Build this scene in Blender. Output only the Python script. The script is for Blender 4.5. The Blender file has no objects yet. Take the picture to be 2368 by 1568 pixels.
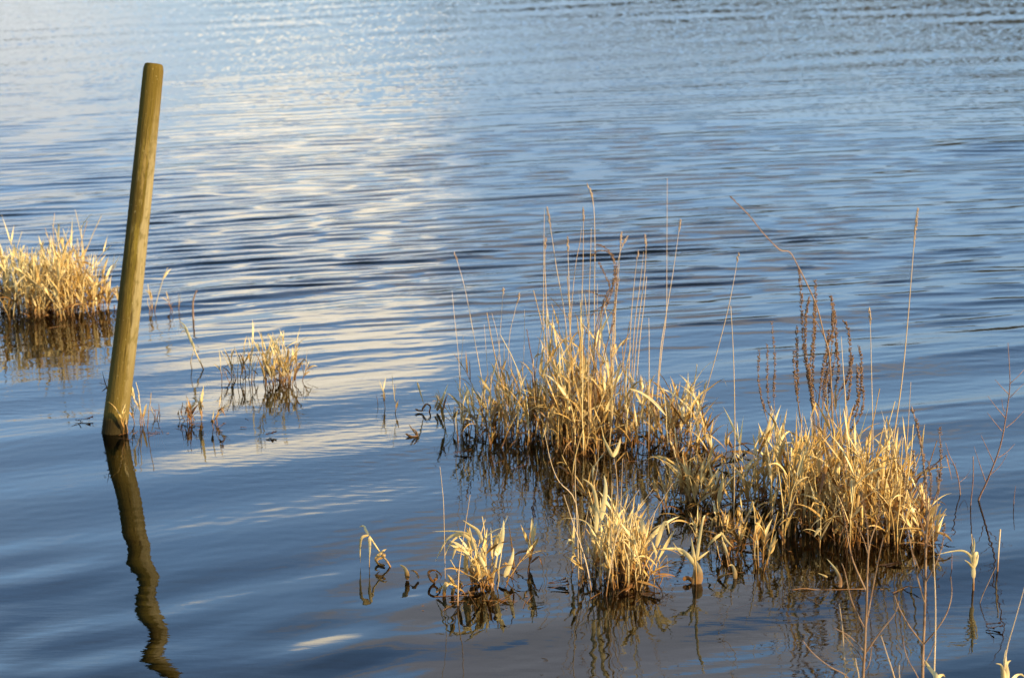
import bpy, math, random
import numpy as np
from mathutils import Vector, Matrix

R = math.radians
SC = bpy.context.scene
COL = SC.collection
rng = random.Random(7)

# ------------------------------------------------------------------ camera
CAM_H, PITCH, LENS = 2.8, R(12.7), 85.0
cam_d = bpy.data.cameras.new('camera')
cam_d.lens = LENS; cam_d.sensor_width = 36.0
cam_d.clip_start = 0.1; cam_d.clip_end = 6000
cam_d.dof.use_dof = True; cam_d.dof.focus_distance = 8.9; cam_d.dof.aperture_fstop = 5.6
cam = bpy.data.objects.new('camera', cam_d); COL.objects.link(cam)
cam.location = (0, 0, CAM_H); cam.rotation_euler = (R(90) - PITCH, 0, 0)
SC.camera = cam
FP = LENS / 36.0 * 2368.0

def ray(u, v):
    a, b = (u - 1184) / FP, -(v - 784) / FP
    return Vector((a, math.cos(PITCH) + b * math.sin(PITCH), -math.sin(PITCH) + b * math.cos(PITCH)))
def ground(u, v, z=0.0):            # where the line of sight meets the water
    d = ray(u, v); t = (z - CAM_H) / d.z
    return Vector((0, 0, CAM_H)) + d * t
def at(u, v, Y):                    # a point at depth Y on that line of sight
    d = ray(u, v); t = Y / d.y
    return Vector((0, 0, CAM_H)) + d * t
def ppm(Y): return FP / (Y / math.cos(PITCH))

# ------------------------------------------------------------------ light
SUN_AZ, SUN_EL = R(122), R(19)      # compass angle from +Y towards +X
sun_dir = Vector((math.sin(SUN_AZ) * math.cos(SUN_EL), math.cos(SUN_AZ) * math.cos(SUN_EL), math.sin(SUN_EL)))
sd = bpy.data.lights.new('sun', 'SUN'); sd.energy = 5.0; sd.angle = R(0.53); sd.color = (1.0, 0.78, 0.45)
so = bpy.data.objects.new('sun', sd); COL.objects.link(so)
so.rotation_euler = sun_dir.to_track_quat('Z', 'Y').to_euler()
SC.view_settings.view_transform = 'Standard'; SC.view_settings.look = 'None'
SC.view_settings.exposure = 0.5; SC.view_settings.gamma = 1.0
SC.cycles.max_bounces = 8; SC.cycles.transparent_max_bounces = 12
SC.cycles.caustics_reflective = False; SC.cycles.caustics_refractive = False

class NT:
    """small helper to wire node trees"""
    def __init__(s, nt): s.nt = nt; s.n = nt.nodes; s.l = nt.links
    def new(s, t, **kw):
        n = s.n.new(t)
        for k, v in kw.items(): setattr(n, k, v)
        return n
    def set(s, sock, v):
        if isinstance(v, bpy.types.NodeSocket): s.l.new(v, sock)
        else: sock.default_value = v
    def math(s, op, a, b=0.0, c=0.0, clamp=False):
        n = s.new('ShaderNodeMath', operation=op); n.use_clamp = clamp
        s.set(n.inputs[0], a); s.set(n.inputs[1], b); s.set(n.inputs[2], c)
        return n.outputs[0]
    def mix(s, f, a, b):
        n = s.new('ShaderNodeMix', data_type='RGBA')
        s.set(n.inputs[0], f); s.set(n.inputs[6], a); s.set(n.inputs[7], b)
        return n.outputs[2]
    def noise(s, vec, scale, detail=3.0, rough=0.5, dist=0.0):
        n = s.new('ShaderNodeTexNoise')
        s.set(n.inputs['Vector'], vec); n.inputs['Scale'].default_value = scale
        n.inputs['Detail'].default_value = detail; n.inputs['Roughness'].default_value = rough
        n.inputs['Distortion'].default_value = dist
        return n.outputs[0]
    def mapr(s, v, a, b, c=0.0, d=1.0, smooth=True):
        n = s.new('ShaderNodeMapRange'); n.interpolation_type = 'SMOOTHSTEP' if smooth else 'LINEAR'
        s.set(n.inputs[0], v)
        for i, x in enumerate((a, b, c, d)): n.inputs[i + 1].default_value = x
        return n.outputs[0]
    def vmul(s, v, xyz):
        n = s.new('ShaderNodeVectorMath', operation='MULTIPLY'); s.set(n.inputs[0], v); n.inputs[1].default_value = xyz
        return n.outputs[0]
def C4(r, g, b): return (r, g, b, 1.0)

# ------------------------------------------------------------------ sky
world = bpy.data.worlds.new('World'); SC.world = world; world.use_nodes = True
w = NT(world.node_tree); w.n.clear()
sky = w.new('ShaderNodeTexSky', sky_type='NISHITA'); sky.sun_disc = False
sky.sun_elevation = SUN_EL; sky.sun_rotation = SUN_AZ
sky.air_density = 1.0; sky.dust_density = 0.6; sky.ozone_density = 2.0
SKY_STR = 0.15
tc = w.new('ShaderNodeTexCoord'); gen = tc.outputs['Generated']
sx = w.new('ShaderNodeSeparateXYZ'); w.l.new(gen, sx.inputs[0])
el = w.math('MULTIPLY', w.math('ARCSINE', sx.outputs[2]), 57.2958)
az = w.math('MULTIPLY', w.math('ARCTAN2', sx.outputs[0], sx.outputs[1]), 57.2958)
skyvec = w.new('ShaderNodeCombineXYZ'); w.l.new(az, skyvec.inputs[0]); w.l.new(el, skyvec.inputs[1])
sv = skyvec.outputs[0]
nw = w.noise(w.vmul(sv, (0.10, 0.22, 1)), 1.0, 4.0, 0.6)
azw = w.math('ADD', az, w.math('MULTIPLY', w.math('SUBTRACT', nw, 0.5), 7.0))
def blob(a0, e0, wa, we):           # soft elliptical extent of a cloud bank, degrees
    a = w.math('DIVIDE', w.math('SUBTRACT', azw, a0), wa)
    e = w.math('DIVIDE', w.math('SUBTRACT', el, e0), we)
    d = w.math('ADD', w.math('MULTIPLY', a, a), w.math('MULTIPLY', e, e))
    return w.math('POWER', 2.71828, w.math('MULTIPLY', d, -1.0))
n1 = w.noise(w.vmul(sv, (0.16, 0.42, 1)), 1.0, 5.0, 0.55, 0.6)
n2 = w.noise(w.vmul(sv, (0.05, 0.16, 1)), 1.0, 5.0, 0.55, 0.4)
cum = w.math('ADD', w.math('MULTIPLY', blob(-5.0, 11.6, 3.7, 3.3), 1.25), w.math('MULTIPLY', w.math('SUBTRACT', n1, 0.5), 1.9))
cum = w.math('MULTIPLY', w.mapr(cum, 0.24, 0.74), w.math('MULTIPLY', w.mapr(el, 12.5, 15.3, 1.0, 0.0), w.mapr(el, 6.0, 10.5, 0.25, 1.0)))
cum2 = w.math('ADD', blob(-15.0, 7.5, 9.0, 6.5), w.math('MULTIPLY', w.math('SUBTRACT', n1, 0.5), 1.4))
cum2 = w.mapr(cum2, 0.35, 0.85)
gry = w.math('ADD', blob(4.0, 21.0, 9.0, 4.2), w.math('MULTIPLY', w.math('SUBTRACT', n2, 0.5), 3.0))
gry = w.mapr(gry, 0.42, 0.66)
wisp = w.mapr(n2, 0.40, 0.70)
wisp = w.math('MULTIPLY', wisp, w.mapr(el, 9.0, 22.0, 0.75, 0.2))
k = 1.0 / SKY_STR
hs = w.new('ShaderNodeHueSaturation'); hs.inputs['Saturation'].default_value = 1.0; hs.inputs['Value'].default_value = 1.0
w.l.new(sky.outputs[0], hs.inputs['Color'])
w.l.new(w.mapr(el, 24.0, 45.0, 1.75, 0.45), hs.inputs['Value'])     # overhead sky dimmed to cut the blue fill on the grass
tm = w.new('ShaderNodeMix', data_type='RGBA', blend_type='MULTIPLY'); tm.inputs[0].default_value = 1.0
w.l.new(hs.outputs[0], tm.inputs[6]); tm.inputs[7].default_value = C4(0.93, 0.98, 1.04)
c = tm.outputs[2]
c = w.mix(wisp, c, C4(0.60 * k, 0.74 * k, 0.92 * k))
c = w.mix(w.mapr(el, 4.0, 12.0, 0.75, 0.0), c, C4(0.38 * k, 0.46 * k, 0.60 * k))
c = w.mix(w.math('MULTIPLY', gry, 0.8), c, C4(0.66 * k, 0.62 * k, 0.63 * k))
c = w.mix(w.math('MULTIPLY', cum2, 0.7), c, C4(1.1 * k, 1.04 * k, 0.96 * k))
c = w.mix(w.math('MULTIPLY', cum, 0.95), c, C4(2.1 * k, 1.83 * k, 1.42 * k))
bg = w.new('ShaderNodeBackground'); bg.inputs['Strength'].default_value = SKY_STR
w.l.new(c, bg.inputs['Color'])
wo = w.new('ShaderNodeOutputWorld'); w.l.new(bg.outputs[0], wo.inputs[0])

# ------------------------------------------------------------------ materials
def material(name):
    m = bpy.data.materials.new(name); m.use_nodes = True
    t = NT(m.node_tree); t.n.clear()
    out = t.new('ShaderNodeOutputMaterial')
    return m, t, out

def mat_water():
    m, t, out = material('lake_water')
    geo = t.new('ShaderNodeNewGeometry')
    pos = geo.outputs['Position']
    # fine capillary texture finer than the mesh
    n = t.noise(t.vmul(pos, (3.0, 11.0, 1)), 2.2, 2.0, 0.5)
    n2 = t.noise(t.vmul(pos, (0.35, 0.35, 1)), 1.0, 2.0, 0.5)
    amp = t.mapr(n2, 0.40, 0.65, 0.15, 1.0)
    bp = t.new('ShaderNodeBump'); bp.inputs['Distance'].default_value = 0.0011
    t.set(bp.inputs['Strength'], amp); t.set(bp.inputs['Height'], n)
    fr = t.new('ShaderNodeFresnel'); fr.inputs['IOR'].default_value = 1.34
    t.l.new(bp.outputs[0], fr.inputs['Normal'])
    gl = t.new('ShaderNodeBsdfGlossy'); gl.inputs['Roughness'].default_value = 0.015
    gl.inputs['Color'].default_value = C4(0.96, 0.98, 1.0)
    t.l.new(bp.outputs[0], gl.inputs['Normal'])
    tr = t.new('ShaderNodeBsdfTransparent'); tr.inputs['Color'].default_value = C4(0.74, 0.68, 0.50)
    mx = t.new('ShaderNodeMixShader'); t.l.new(fr.outputs[0], mx.inputs[0])
    t.l.new(tr.outputs[0], mx.inputs[1]); t.l.new(gl.outputs[0], mx.inputs[2])
    t.l.new(mx.outputs[0], out.inputs[0])
    return m

def mat_bed():
    m, t, out = material('lake_bed_mud')
    pos = t.new('ShaderNodeNewGeometry').outputs['Position']
    n = t.noise(pos, 1.1, 5.0, 0.6); f = t.noise(pos, 14.0, 4.0, 0.65)
    c = t.mix(t.mapr(n, 0.40, 0.62), C4(0.050, 0.032, 0.016), C4(0.060, 0.085, 0.045))
    c = t.mix(t.mapr(f, 0.5, 0.72), c, C4(0.11, 0.10, 0.05))
    b = t.new('ShaderNodeBsdfDiffuse'); t.set(b.inputs[0], c); t.l.new(b.outputs[0], out.inputs[0])
    return m

def mat_straw(name, pale, tan, brown, stain=True, trans=0.16):
    """dead grass: each blade has its own 'tint' (0 pale .. 1 brown); bases are rust-stained by the water"""
    m, t, out = material(name)
    at_ = t.new('ShaderNodeAttribute'); at_.attribute_name = 'tint'
    tint = at_.outputs['Fac']
    pos = t.new('ShaderNodeNewGeometry').outputs['Position']
    n = t.noise(t.vmul(pos, (1, 1, 0.25)), 60.0, 3.0, 0.6)
    tt = t.math('ADD', tint, t.math('MULTIPLY', t.math('SUBTRACT', n, 0.5), 0.45))
    c = t.mix(t.mapr(tt, 0.05, 0.50, smooth=False), C4(*pale), C4(*tan))
    c = t.mix(t.mapr(tt, 0.55, 1.0, smooth=False), c, C4(*brown))
    if stain:
        sx = t.new('ShaderNodeSeparateXYZ'); t.l.new(pos, sx.inputs[0])
        lvl = t.math('ADD', sx.outputs[2], t.math('MULTIPLY', t.math('SUBTRACT', t.noise(pos, 9.0, 2.0), 0.5), 0.16))
        c = t.mix(t.mapr(lvl, 0.005, 0.09, 0.9, 0.0), c, C4(0.26, 0.105, 0.022))
    df = t.new('ShaderNodeBsdfDiffuse'); t.set(df.inputs[0], c)
    tl = t.new('ShaderNodeBsdfTranslucent'); t.set(tl.inputs[0], c)
    gl = t.new('ShaderNodeBsdfGlossy'); gl.inputs['Roughness'].default_value = 0.45
    mx = t.new('ShaderNodeMixShader'); mx.inputs[0].default_value = trans
    t.l.new(df.outputs[0], mx.inputs[1]); t.l.new(tl.outputs[0], mx.inputs[2])
    m2 = t.new('ShaderNodeMixShader'); m2.inputs[0].default_value = 0.04
    t.l.new(mx.outputs[0], m2.inputs[1]); t.l.new(gl.outputs[0], m2.inputs[2])
    t.l.new(m2.outputs[0], out.inputs[0])
    return m

def mat_post():
    m, t, out = material('weathered_post_wood')
    oc = t.new('ShaderNodeTexCoord').outputs['Object']
    grain = t.noise(t.vmul(oc, (1, 1, 0.035)), 75.0, 5.0, 0.6)
    fine = t.noise(t.vmul(oc, (1, 1, 0.12)), 190.0, 3.0, 0.6)
    big = t.noise(t.vmul(oc, (1, 1, 0.30)), 9.0, 4.0, 0.6, 0.4)
    spots = t.noise(oc, 95.0, 2.0, 0.5)
    sx = t.new('ShaderNodeSeparateXYZ'); t.l.new(oc, sx.inputs[0]); z = sx.outputs[2]
    c = t.mix(t.mapr(big, 0.36, 0.64), C4(0.11, 0.074, 0.009), C4(0.185, 0.132, 0.020))
    c = t.mix(t.mapr(grain, 0.46, 0.66), c, C4(0.25, 0.17, 0.05))
    c = t.mix(t.mapr(fine, 0.48, 0.66, 0.0, 0.75), c, C4(0.070, 0.045, 0.010))
    crk = t.noise(t.vmul(oc, (1, 1, 0.016)), 55.0, 2.0, 0.5, 0.3)
    crk = t.math('ABSOLUTE', t.math('SUBTRACT', crk, 0.54))
    c = t.mix(t.mapr(crk, 0.006, 0.022, 0.85, 0.0), c, C4(0.035, 0.022, 0.006))
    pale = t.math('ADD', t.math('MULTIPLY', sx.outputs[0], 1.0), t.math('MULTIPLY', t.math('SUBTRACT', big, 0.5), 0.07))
    c = t.mix(t.mapr(pale, 0.022, 0.032, 0.0, 0.8), c, t.mix(grain, C4(0.17, 0.12, 0.035), C4(0.46, 0.37, 0.19)))  # weathered strip, also the sunlit side painted into the colour
    blo = t.noise(t.vmul(oc, (1, 1, 0.5)), 26.0, 4.0, 0.65)
    c = t.mix(t.mapr(blo, 0.50, 0.66, 0.0, 0.6), c, C4(0.10, 0.072, 0.012))
    c = t.mix(t.mapr(blo, 0.28, 0.42, 0.45, 0.0), c, C4(0.36, 0.28, 0.10))
    # green algae: a cap at the top, bands lower down; on the flank, algae with shade painted in
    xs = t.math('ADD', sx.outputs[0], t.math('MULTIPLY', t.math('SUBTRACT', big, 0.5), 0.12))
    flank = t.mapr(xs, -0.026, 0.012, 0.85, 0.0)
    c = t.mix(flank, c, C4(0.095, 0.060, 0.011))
    zz = t.math('ADD', z, t.math('MULTIPLY', t.math('SUBTRACT', big, 0.5), 0.55))
    c = t.mix(t.mapr(zz, 1.22, 1.58, 0.0, 0.88), c, C4(0.135, 0.088, 0.013))
    c = t.mix(t.mapr(zz, 0.10, 0.55, 0.7, 0.0), c, C4(0.155, 0.104, 0.020))
    c = t.mix(t.mapr(spots, 0.67, 0.74, 0.0, 0.5), c, C4(0.40, 0.33, 0.14))
    zw = t.math('ADD', z, t.math('MULTIPLY', t.math('SUBTRACT', grain, 0.5), 0.05))
    c = t.mix(t.mapr(zw, 0.045, 0.085, 0.92, 0.0), c, C4(0.024, 0.016, 0.005))
    bp = t.new('ShaderNodeBump'); bp.inputs['Strength'].default_value = 0.8; bp.inputs['Distance'].default_value = 0.006
    t.set(bp.inputs['Height'], t.math('ADD', grain, t.math('MULTIPLY', fine, 0.5)))
    p = t.new('ShaderNodeBsdfPrincipled'); t.set(p.inputs['Base Color'], c)
    p.inputs['Roughness'].default_value = 0.85; p.inputs['Specular IOR Level'].default_value = 0.12; t.l.new(bp.outputs[0], p.inputs['Normal'])
    t.l.new(p.outputs[0], out.inputs[0])
    return m

def mat_plain(name, a, b, scale=40.0, rough=0.8):
    m, t, out = material(name)
    pos = t.new('ShaderNodeNewGeometry').outputs['Position']
    n = t.noise(pos, scale, 4.0, 0.6)
    p = t.new('ShaderNodeBsdfPrincipled'); t.set(p.inputs['Base Color'], t.mix(t.mapr(n, 0.35, 0.65), C4(*a), C4(*b)))
    p.inputs['Roughness'].default_value = rough
    t.l.new(p.outputs[0], out.inputs[0])
    return m

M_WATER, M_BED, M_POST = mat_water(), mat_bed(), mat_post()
M_STRAW = mat_straw('dead_reed_straw', (0.89, 0.695, 0.31), (0.62, 0.38, 0.105), (0.21, 0.088, 0.018))
M_CULM = mat_straw('dry_stalk', (0.74, 0.53, 0.28), (0.58, 0.37, 0.17), (0.32, 0.17, 0.07), trans=0.1)
M_SEED = mat_straw('seed_head_chaff', (0.58, 0.42, 0.26), (0.46, 0.30, 0.16), (0.24, 0.13, 0.06), stain=False)
M_SPIKE = mat_plain('brown_seed_capsule', (0.12, 0.06, 0.022), (0.27, 0.145, 0.06), 120.0)
M_WEED = mat_plain('brown_weed_stem', (0.22, 0.12, 0.055), (0.36, 0.22, 0.11), 30.0)
M_TWIG = mat_plain('reddish_twig_bark', (0.20, 0.10, 0.07), (0.32, 0.19, 0.12), 50.0)
M_DEBRIS = mat_plain('wet_rotten_leaf', (0.05, 0.025, 0.012), (0.16, 0.07, 0.025), 60.0, 0.4)
M_HILL = mat_plain('hillside_heath', (0.035, 0.035, 0.016), (0.075, 0.06, 0.03), 0.03)
M_WOODS = mat_plain('far_tree_foliage', (0.018, 0.022, 0.010), (0.05, 0.045, 0.022), 0.25)

def link(name, me, parent=None, mat=None):
    o = bpy.data.objects.new(name, me); COL.objects.link(o)
    if parent: o.parent = parent
    if mat: me.materials.append(mat)
    return o
def tag(o, label=None, cat=None, group=None, kind=None):
    if label: o['label'] = label
    if cat: o['category'] = cat
    if group: o['group'] = group
    if kind: o['kind'] = kind
    return o

def grid_mesh(name, P, smooth=True):
    """P: rows x cols x 3 array -> quad mesh"""
    r, c = P.shape[:2]
    idx = np.arange(r * c).reshape(r, c)
    q = np.stack([idx[:-1, :-1], idx[:-1, 1:], idx[1:, 1:], idx[1:, :-1]], -1).reshape(-1, 4)
    me = bpy.data.meshes.new(name)
    me.vertices.add(r * c); me.vertices.foreach_set('co', P.reshape(-1).astype(np.float32))
    me.loops.add(q.size); me.loops.foreach_set('vertex_index', q.reshape(-1).astype(np.int32))
    me.polygons.add(len(q)); me.polygons.foreach_set('loop_start', np.arange(0, q.size, 4, dtype=np.int32))
    me.update(calc_edges=True); me.validate()
    if smooth: me.polygons.foreach_set('use_smooth', np.ones(len(q), bool))
    return me

# ------------------------------------------------------------------ ground and lake bed: one sheet to the horizon
ys = np.concatenate([-np.geomspace(1500, 2, 14), np.linspace(0, 30, 90), np.geomspace(33, 3000, 24)])
xs = np.concatenate([-np.geomspace(3000, 24, 14), np.linspace(-20, 20, 90), np.geomspace(24, 3000, 14)])
X, Y = np.meshgrid(xs, ys)
Z = np.interp(Y, [-1500, -60, -3, 0, 4.0, 5.6, 6.4, 9, 14, 30, 105, 118, 140, 400, 3000],
              [14, 3.5, 1.4, 1.1, 0.42, 0.02, -0.10, -0.20, -0.34, -1.0, -0.6, 0.3, 1.0, 5, 30])
Z += 0.02 * np.sin(X * 2.1 + 1.3 * np.sin(Y * 1.7)) * np.sin(Y * 2.6 + X)
ground_o = link('ground', grid_mesh('ground', np.stack([X, Y, Z], -1)), mat=M_BED)
tag(ground_o, kind='structure')

# ------------------------------------------------------------------ water: real waves
def sstep(a, b, x):
    t = np.clip((x - a) / (b - a), 0, 1); return t * t * (3 - 2 * t)
def waves(X, Y):
    g = np.random.default_rng(11)
    def train(n, l0, l1, crest, spread, slope):
        """sum of sines; crest = angle of the crest lines from +X; slope = rms slope"""
        h = np.zeros_like(X)
        for _ in range(n):
            lam = math.exp(g.uniform(math.log(l0), math.log(l1)))
            a = R(crest + 90 + g.normal(0, spread)); kk = 2 * math.pi / lam
            ph = g.uniform(0, 2 * math.pi)
            h += (slope * math.sqrt(2.0 / n) / kk) * np.sin(kk * (math.cos(a) * X + math.sin(a) * Y) + ph)
        return h
    def patch(n, l0, l1, crest=0.0, stretch=1.0):
        h = np.zeros_like(X)
        for _ in range(n):
            lam = g.uniform(l0, l1); a = g.uniform(0, 2 * math.pi); kk = 2 * math.pi / lam
            h += math.sqrt(2.0 / n) * np.sin(kk * (math.cos(a) * X / stretch + math.sin(a) * Y) + g.uniform(0, 6.28))
        return h
    Yw = Y; Y = Y + 0.022 * X * X / (1 + np.abs(X) / 8)
    e1 = 1 + 0.35 * patch(6, 3, 8, stretch=2.5)
    e2 = np.clip(1 + 0.25 * patch(8, 2.5, 7, stretch=2.5), 0.15, 2)
    near = 1 - sstep(7.7, 9.3, Yw)
    rip = sstep(8.6, 13.5, Yw) * (1 - .9 * sstep(20, 28, Yw)) * e2
    def sharp(r, c): return r + c * r * r / r.std()      # pointed crests, flat troughs
    h = train(12, 0.80, 1.4, 33, 7, 0.022) * np.clip(e1, 0.3, 2) * (1 - .7 * sstep(14, 24, Yw))
    h += train(14, 0.32, 0.52, 37, 13, 0.043) * near * (1 - .65 * sstep(-.8, .6, X))
    h += sharp(train(44, 0.20, 0.40, 23, 6, 0.023), .34) * rip * (1 - .5 * sstep(16, 23, Yw))
    h += sharp(train(60, 0.11, 0.23, 17, 9, 0.045), .30) * rip * sstep(9.5, 16, Yw)
    h += train(70, 0.04, 0.11, 2, 42, 0.135) * sstep(18, 28, Yw)
    h += train(30, 0.06, 0.13, 18, 20, 0.0085) * (.55 + .45 * sstep(-1.2, .8, X + .12 * (Yw - 8)))
    return h
wy = [5.2]
while wy[-1] < 48:
    y = wy[-1]; foot = 0.00040 * y / (CAM_H / y)
    wy.append(y + min(max(0.011, 0.5 * foot), 0.035 if y < 34 else 0.09))
wy = np.concatenate([np.array(wy), np.geomspace(48.5, 130, 60)])
wt = np.concatenate([-np.geomspace(60, 1.02, 14), np.linspace(-1, 1, 760), np.geomspace(1.02, 60, 14)])
T, Y = np.meshgrid(wt, wy)
X = T * (1.3 + 0.25 * Y)
inner = (np.abs(T) <= 1.0)
Z = waves(X, Y) * np.where(inner, 1, 0) * (1 - sstep(1, 0, (1.0 - np.abs(T)) * 40)) * (1 - sstep(60, 130, Y))
water = link('water', grid_mesh('water', np.stack([X, Y, Z], -1)), mat=M_WATER)
tag(water, kind='structure')
del X, Y, Z, T

# ------------------------------------------------------------------ hills beyond the lake, mirrored as dark flecks
hx, hy = np.meshgrid(np.linspace(-900, 900, 160), np.linspace(260, 1500, 60))
ridge = 34 + 7 * np.tanh((hx - 20) / 60.0) + 7 * np.sin(hx / 57.0) + 3 * np.sin(hx / 19.0 + 1) + 26 * np.clip(-(hx + 150) / 400, 0, 1)
hz = 2 + ridge * sstep(260, 470, hy) + 60 * sstep(520, 1500, hy) * 0.3 + 1.2 * np.sin(hx / 9.0) * np.sin(hy / 11.0)
hz[0] -= 12
tag(link('hills', grid_mesh('hills', np.stack([hx, hy, hz], -1)), mat=M_HILL), kind='structure')

# ------------------------------------------------------------------ far wood: the dark line that the ripples mirror
class MB:
    """collects ribbons, tubes and seeds; build() links them as ONE mesh"""
    def __init__(s): s.v = []; s.f = []; s.t = []
    def quadstrip(s, rows, tint):
        b = len(s.v); k = len(rows[0])
        for r in rows: s.v.extend(r); s.t.extend([tint] * k)
        for i in range(len(rows) - 1):
            for j in range(k - 1):
                a = b + i * k + j
                s.f.append((a, a + 1, a + k + 1, a + k))
    def tube(s, pts, r0, r1, n=5, tint=0.3, caps=True):
        pts = [Vector(p) for p in pts]; b = len(s.v); m = len(pts)
        for i, p in enumerate(pts):
            d = (pts[min(i + 1, m - 1)] - pts[max(i - 1, 0)]).normalized()
            u = d.cross(Vector((0.31, 0.9, 0.23))).normalized(); v = d.cross(u)
            r = r0 + (r1 - r0) * i / (m - 1)
            for j in range(n):
                a = 2 * math.pi * j / n
                s.v.append(p + u * (r * math.cos(a)) + v * (r * math.sin(a))); s.t.append(tint)
        for i in range(m - 1):
            for j in range(n):
                s.f.append((b + i * n + j, b + i * n + (j + 1) % n, b + (i + 1) * n + (j + 1) % n, b + (i + 1) * n + j))
        if caps:
            s.f.append(tuple(b + (m - 1) * n + j for j in range(n)))
    def seed(s, p, d, L, r, tint=0.4, n=4):
        """a small spindle: base p, along d"""
        d = Vector(d).normalized(); u = d.cross(Vector((0.3, 0.8, 0.5))).normalized(); v = d.cross(u); b = len(s.v)
        s.v.append(p); s.v.append(p + d * L)
        for j in range(n):
            a = 2 * math.pi * j / n
            s.v.append(p + d * (L * 0.42) + u * (r * math.cos(a)) + v * (r * math.sin(a)))
        s.t.extend([tint] * (n + 2))
        for j in range(n):
            s.f.append((b, b + 2 + (j + 1) % n, b + 2 + j)); s.f.append((b + 1, b + 2 + j, b + 2 + (j + 1) % n))
    def build(s, name, mat, parent=None, origin=None, smooth=True):
        o0 = Vector(origin) if origin is not None else Vector((0, 0, 0))
        me = bpy.data.meshes.new(name)
        me.from_pydata([tuple(Vector(p) - o0) for p in s.v], [], s.f)
        at_ = me.attributes.new('tint', 'FLOAT', 'POINT'); at_.data.foreach_set('value', s.t)
        if smooth: me.polygons.foreach_set('use_smooth', [True] * len(me.polygons))
        o = link(name, me, parent, mat)
        if parent is None: o.location = o0
        return o

mb = MB(); r_ = random.Random(3)
for i in range(150):
    x = -75 + i + r_.uniform(-.6, .6); y = 122 + r_.uniform(0, 16)
    g0 = 0.6; H = r_.uniform(3.5, 8.0) * (0.75 + 0.3 * math.sin(x * 0.11 + 1))
    mb.tube([(x, y, g0 - 1), (x + r_.uniform(-.2, .2), y, g0 + H * .5), (x + r_.uniform(-.4, .4), y, g0 + H * .9)], .16, .04, 5)
    for _ in range(70):
        a, q = r_.uniform(0, 6.28), r_.random() ** .5
        zc = r_.uniform(.12, 1); rad = H * .26 * math.sin(math.pi * min(1, zc * .8 + .15)) + .3
        p = Vector((x + rad * q * math.cos(a), y + rad * q * math.sin(a), g0 + H * zc))
        d = Vector((r_.gauss(0, 1), r_.gauss(0, 1), r_.gauss(.4, 1)))
        mb.seed(p, d, r_.uniform(.6, 1.2), r_.uniform(.2, .4))
far = mb.build('far_wood', M_WOODS)
tag(far, kind='stuff', label='dark wood along the far shore, seen mirrored in the ripples', cat='wood')

# ------------------------------------------------------------------ builders
def empty(name, loc, label, cat, group=None):
    o = bpy.data.objects.new(name, None); COL.objects.link(o); o.location = loc; o.empty_display_size = 0.1
    return tag(o, label, cat, group)
UP = Vector((0, 0, 1))

def leaf(mb, p, d, side, L, W, droop, twist, tint, r, kink=None, n=8, wind=0.0):
    """a folded, tapering, drooping dead blade"""
    p = Vector(p); d = Vector(d).normalized(); rows = []; st = L / n
    for i in range(n + 1):
        t = i / n
        w_ = W * min(1.0, 0.35 + t * 4.0) * max(0.03, (1 - t ** 1.7)) * 0.5
        s = (side - d * side.dot(d))
        if s.length < 1e-4: s = d.orthogonal()
        s.normalize()
        s = Matrix.Rotation(twist * t, 3, d) @ s
        nrm = d.cross(s)
        rows.append([p - s * w_, p + nrm * (w_ * 0.45), p + s * w_])
        p = p + d * st
        d = d + Vector((wind * st, 0, -droop * st * (0.4 + 1.2 * t)))
        if kink is not None and i == kink:
            d = Vector((d.x * .5 + r.gauss(0, .15), d.y * .5 + r.gauss(0, .15), -0.9))
        d.normalize()
        if p.z < -0.05: break
    if len(rows) > 1: mb.quadstrip(rows, tint)

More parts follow.
